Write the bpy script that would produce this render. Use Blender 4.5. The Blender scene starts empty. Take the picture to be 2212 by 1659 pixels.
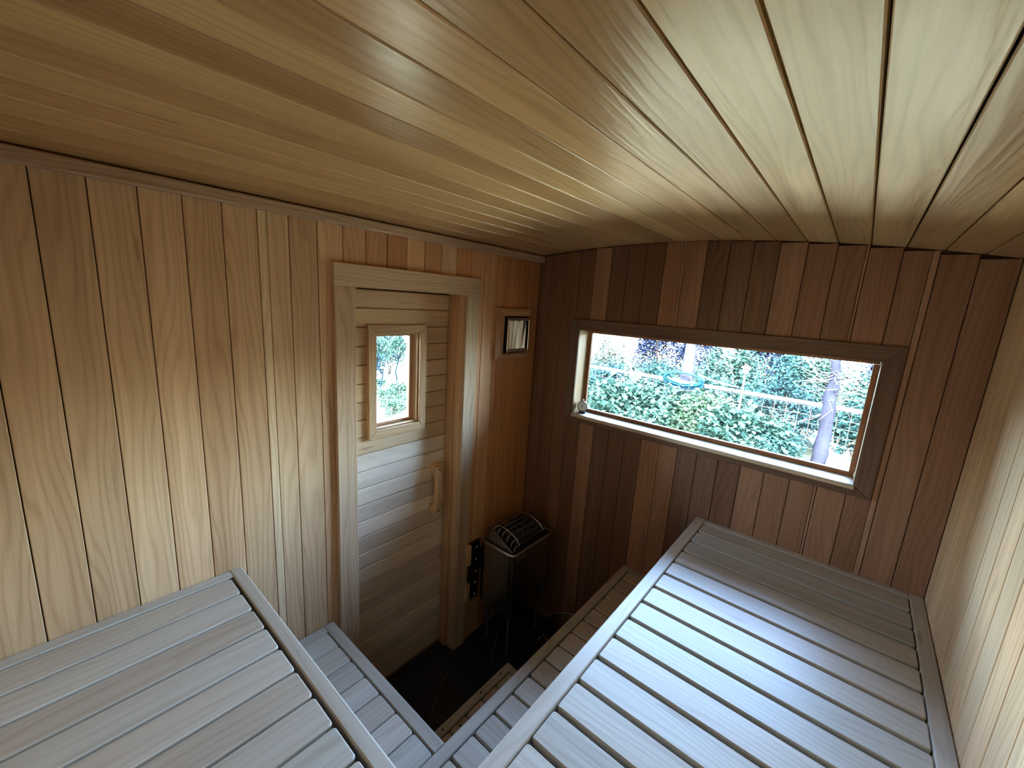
import bpy, bmesh, math, random
from mathutils import Matrix, Vector, noise

C = bpy.context.scene.collection
SC = bpy.context.scene
rnd = random.Random(7)

# ------------------------------------------------------------------ camera, sky, sun, exposure
cam_data = bpy.data.cameras.new('camera')
cam = bpy.data.objects.new('camera', cam_data)
C.objects.link(cam)
cam.location = (-1.9644, -1.4723, 0.9388)
cam.rotation_euler = (1.3732, -0.0625, -0.8653)
cam_data.sensor_fit = 'HORIZONTAL'
cam_data.sensor_width = 36.0
cam_data.lens = 36.0 * 890.14 / 2212.0
cam_data.clip_start = 0.02
cam_data.clip_end = 200
SC.camera = cam

SUN_ELEV, SUN_AZ = math.radians(52), math.radians(190)   # azimuth of the direction TO the sun, from +x towards +y
world = bpy.data.worlds.new('sky')
SC.world = world
world.use_nodes = True
wn = world.node_tree.nodes
wl = world.node_tree.links
bg = wn['Background']
sky = wn.new('ShaderNodeTexSky')
sky.sky_type = 'NISHITA'
sky.sun_disc = False
sky.sun_elevation = SUN_ELEV
sky.sun_rotation = math.pi / 2 - SUN_AZ
sky.air_density = 1.0
sky.dust_density = 4.0
sky.ozone_density = 2.0
wl.new(sky.outputs[0], bg.inputs[0])
bg.inputs[1].default_value = 14.0

sun_data = bpy.data.lights.new('sun', 'SUN')
sun_data.energy = 45
sun_data.angle = math.radians(0.6)
sun_data.color = (1.0, 0.95, 0.86)
sun = bpy.data.objects.new('sun', sun_data)
C.objects.link(sun)
sd = Vector((math.cos(SUN_ELEV) * math.cos(SUN_AZ), math.cos(SUN_ELEV) * math.sin(SUN_AZ), math.sin(SUN_ELEV)))
sun.rotation_euler = sd.to_track_quat('Z', 'Y').to_euler()
sun.location = (3, 0, 6)


def portal(name, loc, rot, sx, sy):
    # a sampling portal: it gives off no light, it only tells Cycles where the sky shines in
    d = bpy.data.lights.new(name, 'AREA')
    d.shape = 'RECTANGLE'
    d.size, d.size_y = sx, sy
    d.cycles.is_portal = True
    o = bpy.data.objects.new(name, d)
    C.objects.link(o)
    o.location, o.rotation_euler = loc, rot


portal('sky_portal', (0.17, -0.9213, 0.5772), (0, math.radians(90), 0), 0.50, 1.28)
portal('sky_portal', (-0.889, 0.19, 0.5575), (math.radians(-90), 0, 0), 0.24, 0.45)

SC.view_settings.view_transform = 'Standard'
SC.view_settings.look = 'None'
SC.view_settings.gamma = 1.0
SC.view_settings.exposure = 0.48
SC.view_settings.use_curve_mapping = False
cy = SC.cycles
cy.max_bounces = 14
cy.diffuse_bounces = 9
cy.glossy_bounces = 4
cy.transmission_bounces = 4
cy.transparent_max_bounces = 8
cy.caustics_reflective = False
cy.caustics_refractive = False
cy.sample_clamp_indirect = 8
cy.use_denoising = True
cy.denoiser = 'OPENIMAGEDENOISE'
cy.use_adaptive_sampling = True
cy.adaptive_threshold = 0.02

# ------------------------------------------------------------------ materials
M = {}


def nodes_of(name):
    m = bpy.data.materials.new(name)
    m.use_nodes = True
    nt = m.node_tree
    return m, nt.nodes, nt.links, nt.nodes['Principled BSDF']


def mth(n, l, op, a, b=None, clamp=False):
    x = n.new('ShaderNodeMath')
    x.operation = op
    x.use_clamp = clamp
    for i, v in enumerate((a, b)):
        if v is None:
            continue
        if isinstance(v, (int, float)):
            x.inputs[i].default_value = v
        else:
            l.new(v, x.inputs[i])
    return x.outputs[0]


def wood(name, rough=0.5, spec=0.35, grain=1.0, ring=1.0, bump=0.25, weather=0.0):
    """Sawn timber: grain runs along the piece's own long (local x) axis; the tint is the object's colour."""
    m, n, l, b = nodes_of(name)
    tc = n.new('ShaderNodeTexCoord')
    oi = n.new('ShaderNodeObjectInfo')
    off = mth(n, l, 'MULTIPLY', oi.outputs['Random'], 61.0)
    comb = n.new('ShaderNodeCombineXYZ')
    l.new(off, comb.inputs[0])
    l.new(mth(n, l, 'MULTIPLY', off, 1.7), comb.inputs[1])
    l.new(mth(n, l, 'MULTIPLY', off, 0.63), comb.inputs[2])

    def mapped(scale):
        v = n.new('ShaderNodeVectorMath')
        v.operation = 'MULTIPLY'
        l.new(tc.outputs['Object'], v.inputs[0])
        v.inputs[1].default_value = scale
        a = n.new('ShaderNodeVectorMath')
        a.operation = 'ADD'
        l.new(v.outputs[0], a.inputs[0])
        l.new(comb.outputs[0], a.inputs[1])
        return a.outputs[0]

    def nz(vec, scale, detail, dist=0.0):
        t = n.new('ShaderNodeTexNoise')
        l.new(vec, t.inputs['Vector'])
        t.inputs['Scale'].default_value = scale
        t.inputs['Detail'].default_value = detail
        t.inputs['Distortion'].default_value = dist
        return t.outputs[0]

    fine = nz(mapped((2.5, 170, 170)), 1.0, 3)             # pores
    mid = nz(mapped((0.9, 26, 26)), 1.0, 3, 0.3)           # streaks
    broad = nz(mapped((0.7, 5, 5)), 1.0, 2)                # slow colour drift
    warp = nz(mapped((1.1, 7, 7)), 1.0, 2)
    sep = n.new('ShaderNodeSeparateXYZ')
    l.new(tc.outputs['Object'], sep.inputs[0])
    # growth rings: stripes across the board, bent by the warp field into cathedral figures
    ph = mth(n, l, 'ADD', mth(n, l, 'MULTIPLY', sep.outputs[1], 330.0), mth(n, l, 'MULTIPLY', warp, 62.0))
    rings = mth(n, l, 'SINE', mth(n, l, 'ADD', ph, off))
    rings = mth(n, l, 'MULTIPLY', mth(n, l, 'POWER', mth(n, l, 'ADD', mth(n, l, 'MULTIPLY', rings, 0.5), 0.5), 3.0), ring)
    # a few knots
    vor = n.new('ShaderNodeTexVoronoi')
    l.new(mapped((1.35, 9, 9)), vor.inputs['Vector'])
    vor.inputs['Scale'].default_value = 1.0
    kn = mth(n, l, 'SUBTRACT', 1.0, mth(n, l, 'MULTIPLY', vor.outputs['Distance'], 13.0), True)
    f = mth(n, l, 'ADD', mth(n, l, 'MULTIPLY', mth(n, l, 'SUBTRACT', fine, 0.5), 0.42 * grain),
            mth(n, l, 'MULTIPLY', mth(n, l, 'SUBTRACT', mid, 0.5), 0.72 * grain))
    f = mth(n, l, 'ADD', f, mth(n, l, 'MULTIPLY', mth(n, l, 'SUBTRACT', broad, 0.5), 0.5))
    f = mth(n, l, 'SUBTRACT', f, mth(n, l, 'MULTIPLY', rings, 0.17))
    f = mth(n, l, 'SUBTRACT', f, mth(n, l, 'MULTIPLY', kn, 0.45))
    f = mth(n, l, 'MAXIMUM', mth(n, l, 'ADD', f, 1.03), 0.25)
    # darker parts of the figure are redder: tint by a power per channel
    cs = n.new('ShaderNodeSeparateColor')
    l.new(oi.outputs['Color'], cs.inputs[0])
    cc = n.new('ShaderNodeCombineColor')
    for i, pw in enumerate((0.85, 1.05, 1.25)):
        l.new(mth(n, l, 'MULTIPLY', cs.outputs[i], mth(n, l, 'POWER', f, pw)), cc.inputs[i])
    l.new(cc.outputs[0], b.inputs['Base Color'])
    rr = mth(n, l, 'ADD', mth(n, l, 'MULTIPLY', mth(n, l, 'SUBTRACT', mid, 0.5), 0.25), rough)
    l.new(rr, b.inputs['Roughness'])
    b.inputs['Specular IOR Level'].default_value = spec
    bp = n.new('ShaderNodeBump')
    bp.inputs['Strength'].default_value = bump
    bp.inputs['Distance'].default_value = 0.0012
    l.new(mth(n, l, 'ADD', fine, mth(n, l, 'MULTIPLY', rings, 0.5)), bp.inputs['Height'])
    l.new(bp.outputs[0], b.inputs['Normal'])
    M[name] = m
    return m


def plain(name, col, rough=0.6, metal=0.0, spec=0.5, var=0.0, vscale=20.0, bump=0.0, use_obj=False, mul=1.0):
    m, n, l, b = nodes_of(name)
    b.inputs['Roughness'].default_value = rough
    b.inputs['Metallic'].default_value = metal
    b.inputs['Specular IOR Level'].default_value = spec
    if use_obj:
        oi = n.new('ShaderNodeObjectInfo')
        src = oi.outputs['Color']
    else:
        r = n.new('ShaderNodeRGB')
        r.outputs[0].default_value = (*col, 1)
        src = r.outputs[0]
    tc = n.new('ShaderNodeTexCoord')
    t = n.new('ShaderNodeTexNoise')
    l.new(tc.outputs['Object'], t.inputs['Vector'])
    t.inputs['Scale'].default_value = vscale
    t.inputs['Detail'].default_value = 4
    mx = n.new('ShaderNodeVectorMath')
    mx.operation = 'SCALE'
    l.new(src, mx.inputs[0])
    l.new(mth(n, l, 'ADD', mth(n, l, 'MULTIPLY', mth(n, l, 'SUBTRACT', t.outputs[0], 0.5), 2 * var * mul), mul), mx.inputs['Scale'])
    l.new(mx.outputs[0], b.inputs['Base Color'])
    if bump:
        bp = n.new('ShaderNodeBump')
        bp.inputs['Strength'].default_value = bump
        bp.inputs['Distance'].default_value = 0.004
        l.new(t.outputs[0], bp.inputs['Height'])
        l.new(bp.outputs[0], b.inputs['Normal'])
    M[name] = m
    return m


wood('cedar', rough=0.50, spec=0.30, grain=0.8)
wood('cedar_door', rough=0.55, spec=0.25, grain=0.45, ring=0.5, bump=0.15)
wood('cedar_ceiling', rough=0.33, spec=0.55, grain=0.7)
wood('bench_wood', rough=0.42, spec=0.5, grain=0.55, ring=0.7, bump=0.15)
wood('rough_timber', rough=0.95, spec=0.02, grain=2.0)
plain('dark_backing', (0.018, 0.010, 0.006), 0.9)
plain('wall_core', (0.16, 0.10, 0.06), 0.8, var=0.2)
plain('roofing', (0.10, 0.10, 0.10), 0.8, var=0.2)
plain('grout', (0.30, 0.25, 0.24), 0.85, var=0.15, vscale=60)
plain('slate_tile', (0.020, 0.022, 0.030), 0.32, spec=0.5, var=0.5, vscale=9, bump=0.15)
plain('steel', (0.36, 0.36, 0.36), 0.24, 1.0, var=0.12, vscale=8)
plain('dark_steel', (0.05, 0.05, 0.055), 0.30, 0.8, var=0.2, vscale=8)
plain('black_panel', (0.012, 0.012, 0.013), 0.35, 0.0)
plain('chrome', (0.80, 0.82, 0.85), 0.14, 1.0)
plain('heater_stone', (0.04, 0.04, 0.042), 0.8, var=0.5, vscale=30, bump=0.6)
plain('dial_face', (0.72, 0.68, 0.58), 0.5)
plain('ink', (0.02, 0.015, 0.015), 0.5)
plain('black_void', (0.01, 0.01, 0.01), 0.9)
plain('leaf', (0.06, 0.10, 0.06), 0.75, spec=0.02, var=0.6, vscale=3.0, use_obj=True, mul=0.66)
plain('bark', (0.10, 0.09, 0.09), 0.9, spec=0.02, var=0.5, vscale=14, bump=0.8, use_obj=True, mul=0.30)
plain('painted', (0.5, 0.5, 0.5), 0.6, spec=0.04, var=0.1, use_obj=True, mul=0.42)
plain('galvanised', (0.07, 0.08, 0.085), 0.7, 0.0, spec=0.03, var=0.1)
plain('soil', (0.022, 0.028, 0.022), 0.95, spec=0.0, var=0.5, vscale=6, bump=0.5)
plain('ground_gravel', (0.14, 0.14, 0.095), 0.9, spec=0.05, var=0.35, vscale=2.5, bump=0.5)

m, n, l, b = nodes_of('pane_glass')
n.remove(b)
tr = n.new('ShaderNodeBsdfTransparent')
tr.inputs[0].default_value = (0.93, 0.97, 0.97, 1)
gl = n.new('ShaderNodeBsdfGlossy')
gl.inputs['Roughness'].default_value = 0.02
fr = n.new('ShaderNodeFresnel')
fr.inputs[0].default_value = 1.45
mx = n.new('ShaderNodeMixShader')
l.new(fr.outputs[0], mx.inputs[0])
l.new(tr.outputs[0], mx.inputs[1])
l.new(gl.outputs[0], mx.inputs[2])
l.new(mx.outputs[0], n['Material Output'].inputs[0])
M['pane_glass'] = m

# ------------------------------------------------------------------ building helpers
WM = {}          # world matrix of every object, so children of turned parts sit right


def link(name, data, parent=None, mat4=None, color=None):
    o = bpy.data.objects.new(name, data)
    C.objects.link(o)
    mat4 = mat4 if mat4 is not None else Matrix.Identity(4)
    if parent is not None:
        o.parent = parent
        o.matrix_basis = WM[parent].inverted() @ mat4
    else:
        o.matrix_basis = mat4
    WM[o] = mat4
    if color:
        o.color = (*color, 1)
    return o


def empty(name, loc, label, cat, kind=None, group=None):
    o = link(name, None, None, Matrix.Translation(loc))
    o.empty_display_size = 0.05
    return tag(o, label, cat, kind, group)


def tag(o, label, cat, kind=None, group=None):
    o['label'] = label
    o['category'] = cat
    if kind:
        o['kind'] = kind
    if group:
        o['group'] = group
    return o


def mesh(name, verts, faces, mat, smooth=False):
    me = bpy.data.meshes.new(name)
    me.from_pydata([tuple(v) for v in verts], [], faces)
    me.update()
    me.materials.append(M[mat])
    if smooth:
        me.polygons.foreach_set('use_smooth', [True] * len(me.polygons))
    return me


def from_bm(name, bm, mat, smooth=False):
    bmesh.ops.recalc_face_normals(bm, faces=bm.faces)
    me = bpy.data.meshes.new(name)
    bm.to_mesh(me)
    bm.free()
    me.materials.append(M[mat])
    if smooth:
        me.polygons.foreach_set('use_smooth', [True] * len(me.polygons))
    return me


_cache = {}


def board_mesh(L, W, T, ch, mat):
    """A sawn board: length on x, width on y, thickness on z, its four long edges eased."""
    key = (round(L, 4), round(W, 4), round(T, 4), round(ch, 4), mat)
    if key in _cache:
        return _cache[key]
    h, w, t = L / 2, W / 2, T / 2
    ring = [(w - ch, t), (-w + ch, t), (-w, t - ch), (-w, -t + ch), (-w + ch, -t), (w - ch, -t), (w, -t + ch), (w, t - ch)]
    v = [(-h, y, z) for y, z in ring] + [(h, y, z) for y, z in ring]
    f = [(i, (i + 1) % 8, 8 + (i + 1) % 8, 8 + i) for i in range(8)] + [tuple(range(7, -1, -1)), tuple(range(8, 16))]
    f = [tuple(reversed(q)) for q in f]
    me = mesh('board', v, f, mat)
    _cache[key] = me
    return me


def frame_of(center, ex, ey):
    ex, ey = Vector(ex).normalized(), Vector(ey).normalized()
    ez = ex.cross(ey)
    m4 = Matrix((ex, ey, ez)).transposed().to_4x4()
    m4.translation = center
    return m4


def board(name, parent, lo, hi, axis, mat, color, ch=0.0015):
    """A board filling the box lo..hi, its grain along the given axis (0, 1, 2). Width = larger of the other two."""
    s = [hi[i] - lo[i] for i in range(3)]
    c = [(hi[i] + lo[i]) / 2 for i in range(3)]
    oth = [i for i in range(3) if i != axis]
    if s[oth[0]] < s[oth[1]]:
        oth.reverse()
    e = [Vector((1, 0, 0)), Vector((0, 1, 0)), Vector((0, 0, 1))]
    me = board_mesh(s[axis], s[oth[0]], s[oth[1]], min(ch, s[oth[1]] * 0.4), mat)
    return link(name, me, parent, frame_of(c, e[axis], e[oth[0]]), color)


def boxes_bm(bm, lo, hi):
    vs = [bm.verts.new((x, y, z)) for x in (lo[0], hi[0]) for y in (lo[1], hi[1]) for z in (lo[2], hi[2])]
    for q in ((0, 1, 3, 2), (4, 6, 7, 5), (0, 4, 5, 1), (2, 3, 7, 6), (0, 2, 6, 4), (1, 5, 7, 3)):
        bm.faces.new([vs[i] for i in q])


def solid(name, parts, mat, origin=None):
    bm = bmesh.new()
    for lo, hi in parts:
        boxes_bm(bm, lo, hi)
    return link(name, from_bm(name, bm, mat), None)


def mitre_mesh(L, W, T, a, b_, mat):
    """Casing piece, length on x; the inner long edge (y=+W/2) is shortened by a / b_ at either end (45 degree mitres)."""
    key = ('m', round(L, 4), round(W, 4), round(T, 4), a, b_, mat)
    if key in _cache:
        return _cache[key]
    h, w, t, ch = L / 2, W / 2, T / 2, 0.0018
    out = [(-h, -w), (h, -w), (h - b_, w), (-h + a, w)]
    inn = [(-h + ch, -w + ch), (h - ch, -w + ch), (h - b_ - ch, w - ch), (-h + a + ch, w - ch)]
    v = [(x, y, -t) for x, y in out] + [(x, y, t - ch) for x, y in out] + [(x, y, t) for x, y in inn]
    f = [(3, 2, 1, 0), (8, 9, 10, 11)]
    for i in range(4):
        j = (i + 1) % 4
        f += [(i, j, 4 + j, 4 + i), (4 + i, 4 + j, 8 + j, 8 + i)]
    me = mesh('casing', v, f, mat)
    _cache[key] = me
    return me


def tube_bm(bm, pts, r, seg=6, caps=True, radii=None):
    pts = [Vector(p) for p in pts]
    rings = []
    up = Vector((0.13, 0.31, 0.94))
    for i, p in enumerate(pts):
        d = (pts[min(i + 1, len(pts) - 1)] - pts[max(i - 1, 0)]).normalized()
        a = d.cross(up)
        if a.length < 1e-3:
            a = d.cross(Vector((1, 0, 0)))
        a.normalize()
        b2 = d.cross(a)
        rr = radii[i] if radii else r
        rings.append([bm.verts.new(p + (a * math.cos(2 * math.pi * k / seg) + b2 * math.sin(2 * math.pi * k / seg)) * rr) for k in range(seg)])
    for i in range(len(rings) - 1):
        for k in range(seg):
            bm.faces.new((rings[i][k], rings[i][(k + 1) % seg], rings[i + 1][(k + 1) % seg], rings[i + 1][k]))
    if caps:
        bm.faces.new(list(reversed(rings[0])))
        bm.faces.new(rings[-1])


def tube(name, parent, pts, r, mat, seg=6, color=None, radii=None):
    bm = bmesh.new()
    tube_bm(bm, pts, r, seg, True, radii)
    return link(name, from_bm(name, bm, mat, True), parent, WM[parent] if parent else None, color) if False else \
        link(name, from_bm(name, bm, mat, True), parent, None, color)


def lathe(name, parent, prof, mat, m4, seg=32, color=None):
    """prof: (radius, z) pairs, turned about local z."""
    v, f = [], []
    for r, z in prof:
        for k in range(seg):
            a = 2 * math.pi * k / seg
            v.append((r * math.cos(a), r * math.sin(a), z))
    for i in range(len(prof) - 1):
        for k in range(seg):
            f.append((i * seg + k, i * seg + (k + 1) % seg, (i + 1) * seg + (k + 1) % seg, (i + 1) * seg + k))
    f.append(tuple(range(seg - 1, -1, -1)))
    f.append(tuple((len(prof) - 1) * seg + k for k in range(seg)))
    me = mesh(name, v, f, mat)
    me.polygons.foreach_set('use_smooth', [len(p.vertices) == 4 for p in me.polygons])
    return link(name, me, parent, m4, color)


# ------------------------------------------------------------------ room numbers (z = 0 is the upper bench top)
FZ = -1.02                    # floor
XB, YR = -2.36, -1.80         # back wall, right wall
W0, W1, WZ0, WZ1 = -0.3012, -1.5413, 0.3439, 0.8105      # window opening in the front wall (y, z)
D0, D1, DZ = -1.1505, -0.5850, 0.9551                    # door opening in the left wall (x, top z)
PITCH = 0.0914


def ceil_z(y):
    return 0.00123342 * y ** 3 - 0.08061212 * y * y - 0.12593156 * y + 1.20217085


def tint(base, k=1.0, red=0.0):
    return (base[0] * k * (1 + 0.3 * red), base[1] * k * (1 - 0.25 * red), base[2] * k * (1 - 0.6 * red))


CEDAR = (0.62, 0.425, 0.245)
SHADED_CEDAR = (0.34, 0.205, 0.130)  # cedar darkened, the window wall's shade put into its colour
R = rnd.random

# ------------------------------------------------------------------ structure: cores behind the boards
floor = solid('floor', [((XB - 0.16, YR - 0.16, FZ - 0.12), (0.16, 0.18, FZ - 0.008))], 'grout')
tag(floor, 'dark hexagonal slate tile floor with pale grout between the benches', 'floor', 'structure')

w_left = solid('wall_left', [((XB - 0.16, 0.018, FZ - 0.1), (D0 - 0.02, 0.16, 1.32)), ((D1 + 0.02, 0.018, FZ - 0.1), (0.15, 0.16, 1.32)),
                             ((D0 - 0.02, 0.018, DZ + 0.02), (D1 + 0.02, 0.16, 1.32))], 'wall_core')
tag(w_left, 'cedar board wall with the door in it, left of the window wall', 'wall', 'structure')
w_front = solid('wall_front', [((0.018, YR - 0.16, FZ - 0.1), (0.15, W1 - 0.02, 1.32)), ((0.018, W0 + 0.02, FZ - 0.1), (0.15, 0.16, 1.32)),
                               ((0.018, W1 - 0.02, FZ - 0.1), (0.15, W0 + 0.02, WZ0 - 0.02)), ((0.018, W1 - 0.02, WZ1 + 0.02), (0.15, W0 + 0.02, 1.32))], 'wall_core')
tag(w_front, 'red-brown cedar board wall around the wide garden window, darkened in colour for shade', 'wall', 'structure')
w_right = solid('wall_right', [((XB - 0.16, YR - 0.16, FZ - 0.1), (0.15, YR - 0.018, 1.32))], 'wall_core')
tag(w_right, 'pale cedar board wall at the right behind the slatted upper bench', 'wall', 'structure')
w_back = solid('wall_back', [((XB - 0.16, YR - 0.16, FZ - 0.1), (XB - 0.018, 0.16, 1.32))], 'wall_core')
tag(w_back, 'cedar board wall behind the viewer, opposite the garden window', 'wall', 'structure')
ceil = solid('ceiling', [((XB - 0.16, YR - 0.16, 1.30), (0.15, 0.16, 1.36))], 'wall_core')
tag(ceil, 'gently bowed honey cedar board ceiling with boards running to the window wall', 'ceiling', 'structure')
roof = solid('roof', [((XB - 0.45, YR - 0.45, 1.365), (0.155, 0.165, 1.42))], 'roofing')
tag(roof, 'thin dark roof sheet over the sauna, flush with its walls', 'roof', 'structure')

# ------------------------------------------------------------------ wall boards
TH = 0.016
GAP = 0.0024


def upright(parent, plane, a, b, z0, z1, col, proud=0.0):
    """One vertical board between a and b along the wall."""
    lo, hi = min(a, b) + GAP / 2, max(a, b) - GAP / 2
    if plane == 'left':
        return board('plank', parent, (lo, -proud, z0), (hi, TH, z1), 2, 'cedar', col, 0.0014)
    if plane == 'front':
        return board('plank', parent, (-proud, lo, z0), (TH, hi, z1), 2, 'cedar', col, 0.0014)
    if plane == 'right':
        return board('plank', parent, (lo, YR - TH, z0), (hi, YR + proud, z1), 2, 'cedar', col, 0.0014)
    return board('plank', parent, (XB - TH, lo, z0), (XB + proud, hi, z1), 2, 'cedar', col, 0.0014)


ZB = FZ + 0.002
# left wall: tone (brightness, redness) per board counted from the far corner
tones = {0: (.62, .7), 1: (.62, .8), 2: (.72, .7), 3: (.80, .6), 4: (1.02, .3), 5: (.95, .4), 6: (.85, .6), 7: (1.0, .1), 8: (.72, .5), 9: (.98, .3),
         10: (.66, .6), 11: (.70, .45), 12: (.85, .3), 13: (1.0, .15), 14: (.88, .1), 15: (1.0, .05), 16: (1.0, .1), 17: (.92, .15), 18: (1.03, .1),
         19: (1.08, .02), 20: (.92, .05), 21: (.86, .1), 22: (.84, .05), 23: (.9, .1), 24: (.95, .1), 25: (.9, .1)}
for k in range(26):
    a, b2 = -PITCH * k, max(-PITCH * (k + 1), XB)
    if a <= XB:
        break
    tk, rd = tones[k]
    col = tint(CEDAR, tk, rd)
    top = 1.196
    if k == 15:                                        # pale sapwood edge on this board
        upright(w_left, 'left', b2 + 0.027, b2, ZB, top, tint(CEDAR, 1.14, -.1))
        b2 += 0.0262
    lo, hi = b2, a
    if hi > D0 - 0.02 and lo < D1 + 0.02:              # boards cut around the door opening
        upright(w_left, 'left', a, b2, DZ + 0.02, top, col)
        if hi > D1 + 0.02 + 0.01:
            upright(w_left, 'left', a, D1 + 0.02, ZB, DZ + 0.018, col)
        if lo < D0 - 0.02 - 0.01:
            upright(w_left, 'left', D0 - 0.02, b2, ZB, DZ + 0.018, col)
    else:
        upright(w_left, 'left', a, b2, ZB, top, col)

# front wall
seams = [0.0, -0.078] + [-0.8945 + 0.0907 * k for k in range(8, -10, -1)] + [YR]
seams = [s for s in seams if s >= YR - 1e-6]
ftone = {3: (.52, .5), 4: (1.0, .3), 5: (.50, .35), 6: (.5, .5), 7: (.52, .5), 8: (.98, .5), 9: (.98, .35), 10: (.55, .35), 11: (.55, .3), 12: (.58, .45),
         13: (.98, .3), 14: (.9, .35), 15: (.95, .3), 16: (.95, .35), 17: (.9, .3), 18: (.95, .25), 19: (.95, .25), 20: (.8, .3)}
for k in range(len(seams) - 1):
    a, b2 = seams[k], seams[k + 1]
    if a - b2 < 0.01:
        continue
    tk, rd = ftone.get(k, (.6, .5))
    col = tint(SHADED_CEDAR, tk, rd * .6)
    top = min(ceil_z(a), ceil_z(b2)) - 0.001
    for ys_, wd in ((-.8038, .011), (-1.4387, .009), (-1.6201, .019)):    # pale sapwood edges
        if abs(b2 - ys_) < .004:
            pale = tint(SHADED_CEDAR, 1.38, 0)
            if W0 + 0.02 > b2 > W1 - 0.02:
                upright(w_front, 'front', b2 + wd, b2, WZ1 + 0.02, top, pale)
                upright(w_front, 'front', b2 + wd, b2, ZB, WZ0 - 0.02, pale)
            else:
                upright(w_front, 'front', b2 + wd, b2, ZB, top, pale)
            b2 += wd - .001
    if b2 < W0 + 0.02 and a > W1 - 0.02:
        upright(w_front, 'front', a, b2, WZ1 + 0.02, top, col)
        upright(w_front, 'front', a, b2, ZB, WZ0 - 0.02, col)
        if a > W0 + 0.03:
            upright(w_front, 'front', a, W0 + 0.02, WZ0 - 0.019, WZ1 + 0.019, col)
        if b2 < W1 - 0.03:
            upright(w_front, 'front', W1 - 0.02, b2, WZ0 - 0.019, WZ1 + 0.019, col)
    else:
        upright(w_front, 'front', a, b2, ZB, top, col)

# right and back walls
k = 0
while -PITCH * k > XB:
    a, b2 = -PITCH * k, max(-PITCH * (k + 1), XB)
    upright(w_right, 'right', a, b2, ZB, ceil_z(YR) - 0.002, tint(CEDAR, 0.95 + 0.22 * R(), 0.15 * R()))
    k += 1
k = 0
while -PITCH * k > YR:
    a, b2 = -PITCH * k, max(-PITCH * (k + 1), YR)
    upright(w_back, 'back', a, b2, ZB, min(ceil_z(a), ceil_z(b2)) - 0.002, tint(CEDAR, 0.85 + 0.3 * R(), 0.3 * R()))
    k += 1

# ceiling boards, following the bow
cs = [0, -.095, -.19, -.28, -.37, -.465, -.560, -.661, -.7587, -.852, -.9484, -1.0533, -1.1494, -1.2499, -1.347, -1.44, -1.5337, -1.628, -1.72, YR]
ct = [(.74, .2), (.78, .22), (.98, .05), (.93, .1), (.99, .0), (.88, .1), (1.06, 0), (.74, .18), (1.16, -.03), (.84, .1), (1.02, .08), (.82, .08),
      (.76, .08), (1.06, -.1), (.97, -.08), (1.12, -.1), (.9, .02), (.98, .05), (.95, .05)]
CEIL = (0.585, 0.385, 0.175)
for k in range(len(cs) - 1):
    ya, yb = cs[k], cs[k + 1]
    za, zb = ceil_z(ya), ceil_z(yb)
    ey = Vector((0, yb - ya, zb - za))
    wdt = ey.length - 0.0034
    c = Vector((XB / 2, (ya + yb) / 2, (za + zb) / 2))
    nrm = Vector((1, 0, 0)).cross(ey.normalized())          # points down (ey runs to -y)
    me = board_mesh(-XB - 0.002, wdt, TH, 0.0020, 'cedar_ceiling')
    link('plank', me, ceil, frame_of(c - nrm * TH / 2, (1, 0, 0), ey), tint(CEIL, *ct[k]))

# ceiling trim along the left wall
tr1 = empty('trim_1', (XB / 2, 0, 1.163), 'thin cedar trim strip along the top of the door wall under the ceiling', 'trim', 'structure')
board('strip', tr1, (XB + 0.001, -0.028, 1.1645), (-0.004, -0.001, 1.199), 0, 'cedar', (0.52, 0.37, 0.25), 0.004)

# ------------------------------------------------------------------ floor tiles (hexagons clipped to the room)
def clip(poly, axis, val, keep_less):
    out = []
    for i in range(len(poly)):
        p, q = poly[i], poly[(i + 1) % len(poly)]
        ip = (p[axis] <= val) == keep_less
        iq = (q[axis] <= val) == keep_less
        if ip:
            out.append(p)
        if ip != iq:
            t = (val - p[axis]) / (q[axis] - p[axis])
            out.append((p[0] + t * (q[0] - p[0]), p[1] + t * (q[1] - p[1])))
    return out


HS = 0.24
P0 = Vector((-0.8975, -0.2128))
cut_tiles = []
for i in range(-6, 7):
    for j in range(-8, 8):
        c = P0 + Vector((0, HS)) + Vector((math.sqrt(3) * HS, 0)) * i + Vector((math.sqrt(3) / 2 * HS, 1.5 * HS)) * j
        s = HS - 0.0028
        poly = [(c.x + s * math.cos(math.radians(90 + 60 * k)), c.y + s * math.sin(math.radians(90 + 60 * k))) for k in range(6)]
        whole = poly
        for side in ('room', 'doorway'):
            poly = whole
            lims = ((0, XB + 0.003, False), (0, -0.003, True), (1, YR + 0.003, False), (1, -0.003, True)) if side == 'room' else \
                ((0, D0 + 0.001, False), (0, D1 - 0.001, True), (1, -0.0025, False), (1, 0.099, True))
            for ax, val, less in lims:
                poly = clip(poly, ax, val, less) if poly else poly
            if len(poly) >= 3:
                cut_tiles.append(poly)
for poly in cut_tiles:
    cx = sum(p[0] for p in poly) / len(poly)
    cyy = sum(p[1] for p in poly) / len(poly)
    ar = abs(sum(poly[q][0] * poly[(q + 1) % len(poly)][1] - poly[(q + 1) % len(poly)][0] * poly[q][1] for q in range(len(poly)))) / 2
    if ar < 0.0008:
        continue
    nn = len(poly)
    zt = FZ + rnd.uniform(-0.0006, 0.0006)
    v = [(p[0] - cx, p[1] - cyy, -0.008) for p in poly] + [(p[0] - cx, p[1] - cyy, -0.0015) for p in poly] + \
        [((p[0] - cx) * 0.985, (p[1] - cyy) * 0.985, 0) for p in poly]
    f = [tuple(range(2 * nn, 3 * nn))]
    for q in range(nn):
        r2 = (q + 1) % nn
        f += [(q, r2, nn + r2, nn + q), (nn + q, nn + r2, 2 * nn + r2, 2 * nn + q)]
    link('tile', mesh('tile', v, f, 'slate_tile'), floor, Matrix.Translation((cx, cyy, zt)))

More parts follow.
